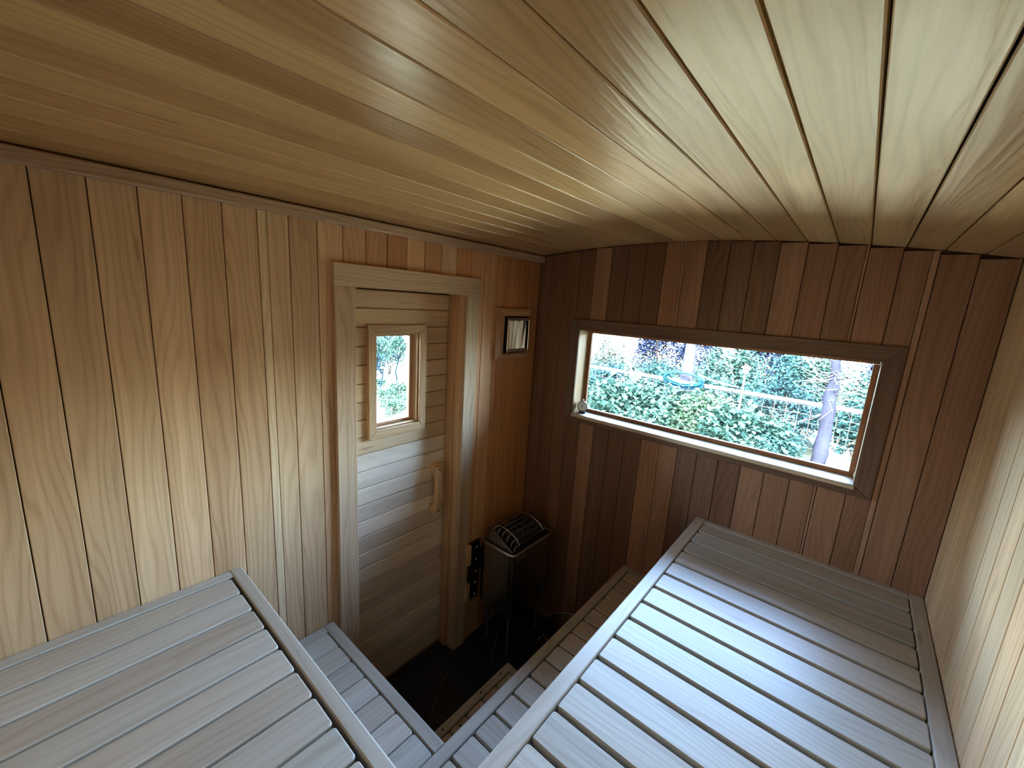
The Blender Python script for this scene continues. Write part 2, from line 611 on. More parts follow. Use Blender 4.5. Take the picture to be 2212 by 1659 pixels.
# ------------------------------------------------------------------ window in the front wall
win = empty('window_1', (0, (W0 + W1) / 2, WZ0), 'wide low cedar framed window looking out on the garden', 'window', 'structure')
CAS = tint(SHADED_CEDAR, 0.56, -.05)


def casing(parent, plane, outer, inner, T, mat, col, name='casing', off=0.0):
    """Four mitred pieces. outer/inner = (a0, a1, z0, z1), a along the wall; face stands T proud of the wall plane at off."""
    (oa0, oa1, oz0, oz1), (ia0, ia1, iz0, iz1) = outer, inner

    def put(p_out0, p_out1, p_in0, p_in1):
        # outer edge p_out0->p_out1, inner edge the same way; local x along, local y towards the opening
        d = (Vector(p_out1) - Vector(p_out0))
        ex2 = d.normalized()
        ey2 = Vector((-ex2.y, ex2.x))
        if (Vector(p_in0) - Vector(p_out0)).dot(ey2) < 0:
            ey2 = -ey2
        L = d.length
        Wd = (Vector(p_in0) - Vector(p_out0)).dot(ey2)
        a = (Vector(p_in0) - Vector(p_out0)).dot(ex2)
        bb = (Vector(p_out1) - Vector(p_in1)).dot(ex2)
        mid = (Vector(p_out0) + Vector(p_out1)) / 2 + ey2 * Wd / 2
        if plane == 'front':
            T3 = lambda q: Vector((0, q.x, q.y))
            nrm, ctr = Vector((-1, 0, 0)), Vector((off, mid.x, mid.y))
        else:
            T3 = lambda q: Vector((q.x, 0, q.y))
            nrm, ctr = Vector((0, -1, 0)), Vector((mid.x, off, mid.y))
        e1, e2 = T3(ex2), T3(ey2)
        flip = e1.cross(e2).dot(nrm) < 0
        if flip:
            e1 = -e1
            a, bb = bb, a
        me = mitre_mesh(L - 0.001, Wd, T, round(a, 4), round(bb, 4), mat)
        link(name, me, parent, frame_of(ctr + nrm * T / 2, e1, e2), tint(col, rnd.uniform(.95, 1.05)))
    o = [(oa0, oz0), (oa1, oz0), (oa1, oz1), (oa0, oz1)]
    q = [(ia0, iz0), (ia1, iz0), (ia1, iz1), (ia0, iz1)]
    for s in range(4):
        put(o[s], o[(s + 1) % 4], q[s], q[(s + 1) % 4])


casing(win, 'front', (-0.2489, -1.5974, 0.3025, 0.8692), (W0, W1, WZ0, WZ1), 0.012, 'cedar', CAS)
REV = tint((0.46, 0.31, 0.16), 1.1)
board('window_sill', win, (-0.013, W1 - 0.004, WZ0 - 0.018), (0.148, W0 + 0.004, WZ0), 1, 'cedar', (0.64, 0.52, 0.37), 0.002)
board('jamb', win, (-0.002, W1 - 0.018, WZ0 + 0.001), (0.148, W1, WZ1 + 0.018), 2, 'cedar', REV)
board('jamb', win, (-0.002, W0, WZ0 + 0.001), (0.148, W0 + 0.018, WZ1 + 0.018), 2, 'cedar', REV)
board('head_jamb', win, (-0.002, W1 + 0.001, WZ1), (0.148, W0 - 0.001, WZ1 + 0.018), 1, 'cedar', REV)
STOP = tint((0.36, 0.17, 0.085), 1.0)
sx0, sx1 = 0.098, 0.118
board('stop', win, (sx0, W1 + 0.001, WZ0 + 0.0005), (sx1, W0 - 0.001, WZ0 + 0.017), 1, 'cedar', STOP)
board('stop', win, (sx0, W1 + 0.001, WZ1 - 0.017), (sx1, W0 - 0.001, WZ1 - 0.0005), 1, 'cedar', STOP)
board('stop', win, (sx0, W1 + 0.0005, WZ0 + 0.018), (sx1, W1 + 0.018, WZ1 - 0.018), 2, 'cedar', STOP)
board('stop', win, (sx0, W0 - 0.018, WZ0 + 0.018), (sx1, W0 - 0.0005, WZ1 - 0.018), 2, 'cedar', STOP)
link('pane', board_mesh(W0 - W1 - 0.004, WZ1 - WZ0 - 0.004, 0.005, 0.0004, 'pane_glass'), win,
     frame_of((sx1 + 0.004, (W0 + W1) / 2, (WZ0 + WZ1) / 2), (0, 1, 0), (0, 0, 1)))

# ------------------------------------------------------------------ door in the left wall
door = empty('door_1', ((D0 + D1) / 2, 0.1, FZ), 'cedar board door with a small glazed panel and wooden pull handle', 'door', 'structure')
DC = (0.55, 0.41, 0.27)
ct_ = 0.02
board('casing', door, (-1.233, -ct_, DZ), (-0.500, -0.001, 1.0372), 0, 'cedar', tint(DC, 1.0, .1), 0.003)
board('casing', door, (-1.233, -ct_ + .001, FZ + .001), (D0, -0.001, DZ - 0.0005), 2, 'cedar', tint(DC, 0.98, .12), 0.003)
board('casing', door, (D1, -ct_ + .001, FZ + .001), (-0.502, -0.001, DZ - 0.0005), 2, 'cedar', DC, 0.003)
JC = tint(CEDAR, 1.05, .1)
board('jamb', door, (D0 - 0.018, 0, FZ + .001), (D0, 0.158, DZ), 2, 'cedar', JC)
board('jamb', door, (D1, 0, FZ + .001), (D1 + 0.018, 0.158, DZ), 2, 'cedar', JC)
board('head_jamb', door, (D0 - 0.018, 0, DZ + 0.0005), (D1 + 0.018, 0.158, DZ + 0.018), 0, 'cedar', JC)
board('stop', door, (D1 - 0.013, 0.045, FZ + .002), (D1 - 0.0005, 0.092, DZ - 0.001), 2, 'cedar', tint(CEDAR, .9, .2))
board('stop', door, (D0 + 0.0005, 0.045, FZ + .002), (D0 + 0.013, 0.092, DZ - 0.001), 2, 'cedar', tint(CEDAR, .9, .2))
board('threshold', door, (D0, .1005, FZ - .007), (D1, .158, FZ + .0115), 0, 'cedar', tint(CEDAR, .7, .2))
# leaf: a core with a hole, horizontal boards on the face
gx0, gx1, gz0, gz1 = -1.003, -0.775, 0.343, 0.772
bm = bmesh.new()
for lo, hi in (((D0 + .0002, .116, FZ + .012), (gx0, .152, DZ + .0004)), ((gx1, .116, FZ + .012), (D1 - .0002, .152, DZ + .0004)),
               ((gx0, .116, FZ + .012), (gx1, .152, gz0)), ((gx0, .116, gz1), (gx1, .152, DZ + .0004))):
    boxes_bm(bm, lo, hi)
link('door_core', from_bm('door_core', bm, 'wall_core'), door)
zs_ = [0.8755 - 0.0795 * k for k in range(-1, 24)]
zs_[0] = DZ - 0.004
zs_[-1] = FZ + 0.012
dtone = [1.1, 1.02, .95, 1.0, .92, 1.0, .9, .95, .92, .98, 1.03, 1.1, .93, 1.14, .92, .98, 1.16, .93, .97, 1.14, 1.0, 1.1, .98, 1.08, 1.0]
for k in range(len(zs_) - 1):
    z1, z0 = zs_[k] - GAP / 2, zs_[k + 1] + GAP / 2
    if z1 - z0 < 0.01:
        continue
    col = tint((0.74, 0.63, 0.49) if k > 8 else (0.62, 0.44, 0.26), dtone[k])  # lower boards coloured paler to paint in the window light
    pr = rnd.uniform(0, 0.003)
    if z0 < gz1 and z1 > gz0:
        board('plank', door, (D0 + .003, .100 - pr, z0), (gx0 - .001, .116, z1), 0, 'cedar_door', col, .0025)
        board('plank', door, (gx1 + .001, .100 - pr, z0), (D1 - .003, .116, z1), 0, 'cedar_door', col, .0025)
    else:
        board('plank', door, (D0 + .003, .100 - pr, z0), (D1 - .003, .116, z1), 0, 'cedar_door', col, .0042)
casing(door, 'left', (-1.041, -0.740, 0.3055, 0.8065), (gx0, gx1, gz0, gz1), 0.018, 'cedar', tint((0.5, 0.33, 0.18), 1.1), 'window_frame', 0.098)
RV = tint((0.52, 0.36, 0.2), 1.1)
for lo, hi, ax in (((gx0, .096, gz0), (gx0 + .006, .152, gz1), 2), ((gx1 - .006, .096, gz0), (gx1, .152, gz1), 2),
                   ((gx0, .096, gz0), (gx1, .152, gz0 + .006), 0), ((gx0, .096, gz1 - .006), (gx1, .152, gz1), 0)):
    board('window_lining', door, lo, hi, ax, 'cedar', RV)
for lo, hi, ax in (((gx0 + .007, .128, gz0 + .007), (gx0 + .026, .150, gz1 - .007), 2), ((gx1 - .026, .128, gz0 + .007), (gx1 - .007, .150, gz1 - .007), 2),
                   ((gx0 + .027, .130, gz0 + .0065), (gx1 - .027, .148, gz0 + .018), 0), ((gx0 + .027, .130, gz1 - .018), (gx1 - .027, .148, gz1 - .0065), 0)):
    board('window_stop', door, lo, hi, ax, 'cedar', tint((0.5, 0.30, 0.18), 1.1))
link('pane', board_mesh(gx1 - gx0 - .016, gz1 - gz0 - .016, 0.004, 0.0004, 'pane_glass'), door,
     frame_of(((gx0 + gx1) / 2, .1505, (gz0 + gz1) / 2), (1, 0, 0), (0, 0, 1)))
# wooden pull handle: two feet and a grip
HC = tint(CEDAR, 1.0, .12)
hx = -0.668
bm = bmesh.new()
prof = [(0.099, 0.100), (0.062, 0.094), (0.040, 0.070), (0.036, -0.035), (0.040, -0.140), (0.062, -0.164), (0.099, -0.170),
        (0.099, -0.125), (0.075, -0.122), (0.066, -0.105), (0.064, -0.035), (0.066, 0.035), (0.075, 0.052), (0.099, 0.055)]
hw = 0.017
fa = [bm.verts.new((hx - hw, y, z)) for y, z in prof]
fb = [bm.verts.new((hx + hw, y, z)) for y, z in prof]
nn = len(prof)
for i in range(nn):
    bm.faces.new((fa[i], fa[(i + 1) % nn], fb[(i + 1) % nn], fb[i]))
for i in range(nn // 2 - 1):
    j = nn - 1 - i
    bm.faces.new((fa[i], fa[j], fa[j - 1], fa[i + 1]))
    bm.faces.new((fb[i + 1], fb[j - 1], fb[j], fb[i]))
bmesh.ops.bevel(bm, geom=[e for e in bm.edges if len(e.link_faces) == 2 and e.calc_face_angle(0) > 1.2], offset=0.004, segments=2, affect='EDGES')
hm = from_bm('handle', bm, 'cedar')
hm.transform(Matrix.Rotation(math.radians(90), 4, 'Y'))
hnd = link('handle', hm, door, Matrix.Rotation(math.radians(-90), 4, 'Y'), HC)
for z in (0.078, -0.148):
    lathe('screw', hnd, [(0.0045, 0), (0.0045, 0.0015), (0.002, 0.002)], 'dark_steel',
          frame_of((hx, 0.0445, z), (1, 0, 0), (0, 0, 1)), 10)

# ------------------------------------------------------------------ vent in the left wall
vent = empty('air_vent', (-0.23, 0, 0.632), 'chrome louvred air vent in a square dark wooden frame beside the door', 'vent')
VX0, VX1, VZ0, VZ1 = -0.2925, -0.105, 0.6665, 0.8535
casing(vent, 'left', (-0.3685, -0.088, 0.632, 0.902), (VX0 - 0.012, VX1 + 0.010, VZ0 - 0.006, VZ1 + 0.008), 0.018, 'cedar', tint(CEDAR, .72, .4), 'frame_piece')
link('back_plate', board_mesh(VX1 - VX0 + .02, VZ1 - VZ0 + .012, .004, .0005, 'black_panel'), vent,
     frame_of(((VX0 + VX1) / 2, -0.003, (VZ0 + VZ1) / 2), (1, 0, 0), (0, 0, 1)))
for lo, hi in (((VX0, -.034, VZ0), (VX0 + .010, -.006, VZ1)), ((VX1 - .010, -.034, VZ0), (VX1, -.006, VZ1)),
               ((VX0, -.034, VZ0), (VX1, -.006, VZ0 + .014)), ((VX0, -.034, VZ1 - .014), (VX1, -.006, VZ1))):
    ax = 2 if hi[2] - lo[2] > .05 else 0
    board('vent_rim', vent, lo, hi, ax, 'chrome', None, .003)
for i in range(3):
    x = VX0 + .040 + i * .054
    h = (VZ1 - VZ0) / 2 - .016
    w = .0195
    v = [(-w, .000, -h), (w, -.0125, -h), (w, -.0105, h), (-w, .0, h), (0, -.0048, -h), (0, -.0068, h)]
    v = v + [(a, b3 + .0016, c) for a, b3, c in v]
    f = [(0, 4, 5, 3), (4, 1, 2, 5), (6, 9, 11, 10), (10, 11, 8, 7), (0, 3, 9, 6), (1, 7, 8, 2), (0, 6, 10, 4), (4, 10, 7, 1), (3, 5, 11, 9), (5, 2, 8, 11)]
    link('louvre', mesh('louvre', v, f, 'chrome'), vent, Matrix.Translation((x, -.009, (VZ0 + VZ1) / 2)))

# ------------------------------------------------------------------ benches
BW = (0.46, 0.42, 0.35)


def slat_mesh(L, W, T, mat='bench_wood'):
    key = ('s', round(L, 4), round(W, 4), round(T, 4), mat)
    if key in _cache:
        return _cache[key]
    r, e = 0.007, 0.0028
    h, w = L / 2, W / 2
    out, inn = [], []
    for sx, sy, a0 in ((1, 1, 0), (-1, 1, 90), (-1, -1, 180), (1, -1, 270)):
        for k in range(3):
            a = math.radians(a0 + 45 * k)
            out.append((sx * (h - r) + r * math.cos(a), sy * (w - r) + r * math.sin(a)))
            inn.append((sx * (h - r) + (r - e) * math.cos(a), sy * (w - r) + (r - e) * math.sin(a)))
    nn = len(out)
    v = [(x, y, -T / 2) for x, y in out] + [(x, y, T / 2 - e) for x, y in out] + [(x, y, T / 2) for x, y in inn]
    f = [tuple(range(nn - 1, -1, -1)), tuple(range(2 * nn, 3 * nn))]
    for i in range(nn):
        j = (i + 1) % nn
        f += [(i, j, nn + j, nn + i), (nn + i, nn + j, 2 * nn + j, 2 * nn + i)]
    me = mesh('slat', v, f, mat)
    _cache[key] = me
    return me


def slat(parent, along, a, b, c0, c1, z, T=0.022):
    tone = 0.93 if parent is ru else 1.1  # right bench darkened, others lightened, evening out the window light in colour
    """A slat running along axis `along` from a to b, occupying c0..c1 across, its top at z."""
    L, W = abs(b - a), abs(c1 - c0)
    mid, cr = (a + b) / 2, (c0 + c1) / 2
    if along == 0:
        m4 = frame_of((mid, cr, z - T / 2), (1, 0, 0), (0, 1, 0))
    else:
        m4 = frame_of((cr, mid, z - T / 2), (0, 1, 0), (-1, 0, 0))
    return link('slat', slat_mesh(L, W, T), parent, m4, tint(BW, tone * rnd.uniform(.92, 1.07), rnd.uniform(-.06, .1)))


def rail(name, parent, lo, hi, axis, k=1.0):
    return board(name, parent, lo, hi, axis, 'bench_wood', tint(BW, k * rnd.uniform(.97, 1.03), rnd.uniform(-.03, .06)), 0.003)


SP = 0.1003        # slat pitch
RH = 0.088         # rail height
e_ = 0.0015
ru = None
# right upper bench: whole length of the right wall
ru = empty('upper_bench', (-1.18, -1.41, FZ), 'long bluish-lit upper bench of slats along the right wall below the window', 'bench')
rail('front_rail', ru, (XB + .004, -1.0673, -RH), (-e_, -1.0252, 0), 0, 1.05)
rail('back_rail', ru, (XB + .004, YR + e_, -RH), (-e_, -1.7583, 0), 0, 1.0)
rail('end_rail', ru, (-.0356, -1.7578, -RH), (-e_, -1.0678, 0), 1, .95)
x = -0.0385
while x - 0.0895 > XB + 0.02:
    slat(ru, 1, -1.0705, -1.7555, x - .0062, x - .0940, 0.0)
    x -= SP
for y in (-1.10, -1.40, -1.72):
    rail('cross_support', ru, (XB + .006, y - .018, -.084), (-.040, y + .018, -.0235), 0, .8)
for px in (-.07, -1.50):
    rail('leg', ru, (px - .04, -1.062, FZ + .001), (px + .04, -1.030, -RH - .0005), 2, .85)
# left upper bench: along the back wall
lu = empty('upper_bench', (-1.96, -.51, FZ), 'grey upper bench in the lower left corner against the door wall', 'bench')
rail('front_rail', lu, (-1.6049, -1.0247, -RH), (-1.5708, -e_, 0), 1, 1.0)
rail('end_rail', lu, (XB + .004, -.0403, -RH), (-1.6054, -e_, 0), 0, 1.0)
rail('back_rail', lu, (XB + .004, -1.0247, -RH), (XB + .04, -.041, 0), 1, .95)
y = -0.0445
while y - 0.09 > -1.0252:
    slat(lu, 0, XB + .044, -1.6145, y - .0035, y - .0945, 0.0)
    y -= 0.0985
for xx in (-1.64, -1.97, -2.28):
    rail('cross_support', lu, (xx - .016, -1.02, -.084), (xx + .016, -.046, -.0235), 1, .8)
rail('leg', lu, (-1.602, -.09, FZ + .001), (-1.572, -.01, -RH - .0005), 2, .85)
# right lower bench
ZL = -0.4124
rl = empty('lower_bench', (-.8, -.93, FZ), 'lower bench running under the edge of the long right upper bench', 'bench')
rail('front_rail', rl, (-1.62, -.7473, ZL - RH), (-e_, -.7072, ZL), 0, 1.0)
rail('end_rail', rl, (-.036, -1.12, ZL - RH), (-e_, -.7478, ZL), 1, .95)
rail('back_rail', rl, (-1.62, -1.16, ZL - RH), (-e_, -1.1205, ZL), 0, .9)
x = -0.0235
while x - 0.09 > -1.62:
    hi_, lo_ = min(x - .0045, -.0385), x - .0925
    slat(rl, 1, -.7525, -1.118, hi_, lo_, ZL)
    x -= 0.0962
for yy in (-.79, -1.05):
    rail('cross_support', rl, (-1.615, yy - .016, ZL - .084), (-.040, yy + .016, ZL - .0235), 0, .8)
for px in (-.09, -1.20):
    rail('leg', rl, (px - .04, -.745, FZ + .001), (px + .04, -.712, ZL - RH - .0005), 2, .85)
# left lower bench
ll = empty('lower_bench', (-1.45, -.35, FZ), 'short lower bench beside the door casing below the left upper bench', 'bench')
rail('front_rail', ll, (-1.2997, -.7067, ZL - RH), (-1.258, -e_, ZL), 1, 1.0)
rail('end_rail', ll, (-1.66, -.0385, ZL - RH), (-1.3002, -e_, ZL), 0, 1.0)
rail('back_rail', ll, (-1.70, -.7067, ZL - RH), (-1.6605, -e_, ZL), 1, .9)
y = -0.0385
while y - 0.09 > -.7072:
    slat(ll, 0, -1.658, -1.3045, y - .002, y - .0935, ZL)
    y -= 0.0955
for xx in (-1.335, -1.62):
    rail('cross_support', ll, (xx - .016, -.703, ZL - .084), (xx + .016, -.042, ZL - .0235), 1, .8)
rail('leg', ll, (-1.296, -.09, FZ + .001), (-1.264, -.01, ZL - RH - .0005), 2, .85)
# step
ZS = -0.76
st = empty('step_stool', (-.97, -.60, FZ), 'low slatted wooden step half hidden under the lower bench', 'step')
SX0, SX1, SY0, SY1 = -1.24, -.6303, -.72, -.4470
rail('front_rail', st, (SX0, -.4845, ZS - .07), (SX1, SY1, ZS), 0, .95)
rail('back_rail', st, (SX0, SY0, ZS - .07), (SX1, SY0 + .034, ZS), 0, .95)
rail('end_rail', st, (SX1 - .034, SY0 + .0345, ZS - .07), (SX1, -.485, ZS), 1, .9)
rail('end_rail', st, (SX0, SY0 + .0345, ZS - .07), (SX0 + .034, -.485, ZS), 1, .9)
x = SX1 - .0345
while x - .08 > SX0 + .03:
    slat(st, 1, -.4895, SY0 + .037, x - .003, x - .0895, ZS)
    x -= 0.0925
for px in (SX0 + .02, SX1 - .02):
    for py in (SY0 + .05, SY1 - .06):
        rail('leg', st, (px - .016, py - .018, FZ + .001), (px + .016, py + .018, ZS - .0705), 2, .85)
for px, py in ((-.7, -.466), (-.83, -.466), (-.99, -.505), (-1.05, -.466)):
    lathe('screw', st, [(.0045, 0), (.0045, .0008)], 'dark_steel', Matrix.Translation((px, py, ZS + .0003)), 10)

# ------------------------------------------------------------------ sauna heater
HX0, HX1, HY0, HY1, HZ1, HZ0 = -.434, -.070, -.285, -.047, -.372, -.745
ht = empty('sauna_heater', ((HX0 + HX1) / 2, (HY0 + HY1) / 2, HZ0), 'dark steel sauna heater with stones in the corner by the door', 'heater')


def rrect(x0, x1, y0, y1, r, seg=5):
    p = []
    for cx_, cy_, a0 in ((x1 - r, y1 - r, 0), (x0 + r, y1 - r, 90), (x0 + r, y0 + r, 180), (x1 - r, y0 + r, 270)):
        for k in range(seg + 1):
            a = math.radians(a0 + 90 * k / seg)
            p.append((cx_ + r * math.cos(a), cy_ + r * math.sin(a)))
    return p


def loft(name, parent, rings, mat, close=True, smooth=False):
    v, f = [], []
    nn = len(rings[0][0])
    for poly, z in rings:
        v += [(x, y, z) for x, y in poly]
    for i in range(len(rings) - 1):
        for k in range(nn):
            f.append((i * nn + k, i * nn + (k + 1) % nn, (i + 1) * nn + (k + 1) % nn, (i + 1) * nn + k))
    if close:
        f.append(tuple(range(nn - 1, -1, -1)))
        f.append(tuple((len(rings) - 1) * nn + k for k in range(nn)))
    return link(name, mesh(name, v, f, mat, smooth), parent)


def rr2(d, r=.03):
    return rrect(HX0 + d, HX1 - d, HY0 + d, HY1 - d, max(r - d, .006))


loft('casing_body', ht, [(rr2(0), HZ0), (rr2(0), HZ1 - .004)], 'steel')
loft('top_rim', ht, [(rr2(-.002), HZ1 - .010), (rr2(-.004), HZ1 - .002), (rr2(-.001), HZ1 + .003), (rr2(.007), HZ1 + .002), (rr2(.009), HZ1 - .0035)], 'chrome', False, True)
loft('stone_tray', ht, [(rr2(.010), HZ1 - .0035), (rr2(.010), HZ1 - .003)], 'black_panel')
link('front_badge', board_mesh(.075, .028, .003, .0008, 'chrome'), ht, frame_of((HX0 + .075, HY0 - .002, HZ1 - .033), (1, 0, 0), (0, 0, 1)))
# louvred back bracket on the wall with studs and its two wooden blocks
link('wall_bracket', board_mesh(.36, .075, .016, .002, 'black_panel'), ht, frame_of((-.447, -.012, -.575), (0, 0, 1), (1, 0, 0)))
for k in range(5):
    lathe('stud', ht, [(.009, 0), (.009, .004), (.005, .007)], 'chrome', frame_of((-.436, -.0205, -.432 - .075 * k), (1, 0, 0), (0, 0, 1)), 10)
link('spacer', board_mesh(.10, .05, .03, .002, 'black_panel'), ht, frame_of((-.405, -.033, -.50), (0, 0, 1), (1, 0, 0)))
for z0, z1 in ((-.515, -.400), (-.745, -.640)):
    board('mounting_block', ht, (-.515, -.030, z0), (-.4855, -.001, z1), 2, 'cedar', tint(CEDAR, 1.2, .1))
for px in (HX0 + .05, HX1 - .05):
    for py in (HY0 + .04, HY1 - .04):
        lathe('leg', ht, [(.014, FZ + .001), (.014, FZ + .006), (.009, FZ + .008), (.009, HZ0)], 'dark_steel', Matrix.Translation((px, py, 0)), 12)
lathe('control_knob', ht, [(.022, 0), (.020, .016), (.014, .018)], 'black_panel', frame_of((HX1 - .10, HY0 - .0005, HZ0 + .05), (1, 0, 0), (0, 0, 1)), 20)
# guard wires over the stones, bent down at the near end
ys = [-.075, -.108, -.141, -.174, -.207, -.240, -.262]
zt = [-.297, -.293, -.292, -.295, -.303, -.318, -.340]
for yy, zz in zip(ys, zt):
    pts = [(-.405, yy, HZ1 - .001), (-.398, yy, zz - .012), (-.392, yy, zz - .003), (-.380, yy, zz), (-.125, yy, zz), (-.113, yy, zz - .003), (-.107, yy, zz - .012), (-.100, yy, HZ1 - .001)]
    bm = bmesh.new()
    tube_bm(bm, pts, .0022, 6)
    link('guard_wire', from_bm('guard_wire', bm, 'chrome', True), ht)
for xx in (-.362, -.145):
    bm = bmesh.new()
    tube_bm(bm, [(xx, -.055, HZ1), (xx, -.062, -.305)] + [(xx, a, b3 + .0042) for a, b3 in zip(ys, zt)] + [(xx, -.270, HZ1)], .0022, 6)
    link('guard_wire', from_bm('guard_wire', bm, 'chrome', True), ht)
v = [(-.412, -.060, HZ1 - .002), (-.398, -.068, -.294), (-.398, -.082, -.290), (-.410, -.262, HZ1 + .004), (-.412, -.255, HZ1 - .002)]
v += [(x + .002, y, z) for x, y, z in v]
link('end_plate', mesh('end_plate', v, [(0, 1, 2, 3, 4), (9, 8, 7, 6, 5)] + [(i, 5 + i, 5 + (i + 1) % 5, (i + 1) % 5) for i in range(5)], 'steel'), ht)


def stone_mesh(seed):
    bm = bmesh.new()
    bmesh.ops.create_icosphere(bm, subdivisions=2, radius=1)
    for w in bm.verts:
        p = w.co.copy()
        k = 1 + .32 * noise.noise(p * 1.1 + Vector((seed * 7.3, 0, 0))) + .1 * noise.noise(p * 3 + Vector((0, seed * 3.1, 0)))
        w.co = p * k
    return from_bm('stone', bm, 'heater_stone')


stone_meshes = [stone_mesh(s) for s in range(5)]
slots = []
for i in range(5):
    for j in range(4):
        slots.append((-.35 + .052 * i + (.02 if j % 2 else 0), -.088 - .045 * j, -.349))
for i in range(4):
    for j in range(3):
        slots.append((-.325 + .055 * i, -.11 - .045 * j, -.324))
pos_words = ['upright ', '']
for i, (x, y, z) in enumerate(slots):
    s = link('stone', stone_meshes[i % 5], None,
             Matrix.Translation((x + rnd.uniform(-.004, .004), y + rnd.uniform(-.004, .004), z)) @ Matrix.Rotation(rnd.uniform(0, 6.28), 4, 'Z')
             @ Matrix.Rotation(rnd.uniform(-.5, .5), 4, 'X') @ Matrix.Diagonal((rnd.uniform(.025, .031), rnd.uniform(.021, .026), rnd.uniform(.016, .020), 1)))
    tag(s, 'rough dark grey stone lying under the wire guard on the sauna heater', 'stone', None, 'stones on the sauna heater')

# ------------------------------------------------------------------ water pail beside the heater
bk = empty('water_pail', (-.245, -.53, FZ), 'dark round water pail with thin metal rim behind the lower bench', 'pail')
B4 = Matrix.Translation((-.245, -.53, FZ))
lathe('pail_body', bk, [(.100, .001), (.108, .02), (.128, .235), (.128, .240), (.123, .240), (.104, .02), (.02, .016)], 'dark_steel', B4, 40)
bm = bmesh.new()
ring = [(-.245 + .129 * math.cos(2 * math.pi * k / 40), -.53 + .129 * math.sin(2 * math.pi * k / 40), FZ + .240) for k in range(41)]
tube_bm(bm, ring, .0035, 6, False)
link('rim', from_bm('rim', bm, 'steel', True), bk)
bm = bmesh.new()
hp = []
for k in range(17):
    a = math.pi * k / 16
    hp.append((-.245 - .134 * math.cos(a) * .75, -.53 + .134 * math.cos(a) * .66, FZ + .215 - .135 * math.sin(a)))
tube_bm(bm, [(p[0] - .066 * math.sin(math.pi * i / 16), p[1] + .06 * math.sin(math.pi * i / 16) + 0.0, p[2]) for i, p in enumerate(hp)], .003, 6)
link('bail_handle', from_bm('bail_handle', bm, 'steel', True), bk)

# ------------------------------------------------------------------ dial thermometer on the window sill
th = empty('dial_thermometer', (.035, -.338, WZ0), 'small round dial thermometer standing in the left corner of the window sill', 'thermometer')
fd = Vector((-.86, -.50, .06)).normalized()
side = Vector((0, 0, 1)).cross(fd).normalized()
upv = fd.cross(side)
T4 = frame_of((.035, -.338, WZ0 + .0415), side, upv)        # local z faces the room
lathe('dial_case', th, [(.026, -.020), (.029, -.016), (.0295, .002), (.0285, .006), (.0262, .0068), (.0255, .0035)], 'steel', T4, 36)
lathe('dial_face', th, [(.0252, .0028), (.0252, .0042)], 'dial_face', T4, 36)
for k in range(11):
    a = math.radians(225 - 27 * k)
    d = side * math.cos(a) + upv * math.sin(a)
    link('tick', board_mesh(.0052, .0011, .0004, .00005, 'ink'), th,
         frame_of(Vector(T4.translation) + d * .0205 + fd * .0046, d, fd.cross(d)))
d = (side * math.cos(math.radians(58)) + upv * math.sin(math.radians(58)))
nv = [(-.008, -.0018, 0), (.019, -.0004, 0), (.019, .0004, 0), (-.008, .0018, 0)]
nv = nv + [(x, y, .0006) for x, y, z in nv]
link('needle', mesh('needle', nv, [(3, 2, 1, 0), (4, 5, 6, 7)] + [(i, (i + 1) % 4, 4 + (i + 1) % 4, 4 + i) for i in range(4)], 'ink'), th,
     frame_of(Vector(T4.translation) + fd * .0052, d, fd.cross(d)))
lathe('hub', th, [(.0028, .005), (.0024, .0068)], 'ink', T4, 14)
lathe('hanging_loop', th, [(.0045, 0), (.0055, .004), (.004, .010)], 'steel', frame_of(Vector(T4.translation) + upv * .0285 - fd * .008, side, -fd), 14)
v = []
for s_, z_ in ((.019, 0), (.017, .006), (.012, .0155)):
    for a_, b_ in ((-1, -.020), (1, -.020), (1, .006), (-1, .006)):
        v.append(Vector((.035, -.338, WZ0 + .0006 + z_)) + side * a_ * s_ + Vector((fd.x, fd.y, 0)) * b_)
f = [(3, 2, 1, 0), (8, 9, 10, 11)]
for i in range(2):
    for k in range(4):
        f.append((i * 4 + k, i * 4 + (k + 1) % 4, i * 4 + 4 + (k + 1) % 4, i * 4 + 4 + k))
link('base', mesh('base', v, f, 'dark_steel'), th)

# ------------------------------------------------------------------ the garden outside
GZ = -1.20
bm = bmesh.new()
NX = 48
gv = {}
for i in range(NX + 1):
    for j in range(NX + 1):
        x, y = -30 + 90 * i / NX, -35 + 80 * j / NX
        d = max(0, max(x - 3, y - 3))
        gv[i, j] = bm.verts.new((x, y, GZ + (.10 * noise.noise(Vector((x * .4, y * .4, 0))) if d > 0 else 0)))
for i in range(NX):
    for j in range(NX):
        bm.faces.new((gv[i, j], gv[i + 1, j], gv[i + 1, j + 1], gv[i, j + 1]))
ground = link('ground', from_bm('ground', bm, 'ground_gravel', True))
tag(ground, 'pale sunlit gravel ground of the garden outside the windows', 'ground', 'structure')

bm = bmesh.new()
q = random.Random(2)
pp = [bm.verts.new((x, y, GZ + .02)) for x, y in [(4.3, -5), (4.35, -2), (4.2, -.6), (4.35, .6), (4.7, 1.5), (5.1, 3), (5.6, 4.4), (9, 5), (16, 7), (17, -3), (16, -9), (9, -8), (5, -7)]]
bm.faces.new(pp)
ex = bmesh.ops.extrude_face_region(bm, geom=bm.faces[:])
for g in ex['geom']:
    if isinstance(g, bmesh.types.BMVert):
        g.co.z -= .14
bed = link('planting_bed', from_bm('planting_bed', bm, 'soil'), ground)


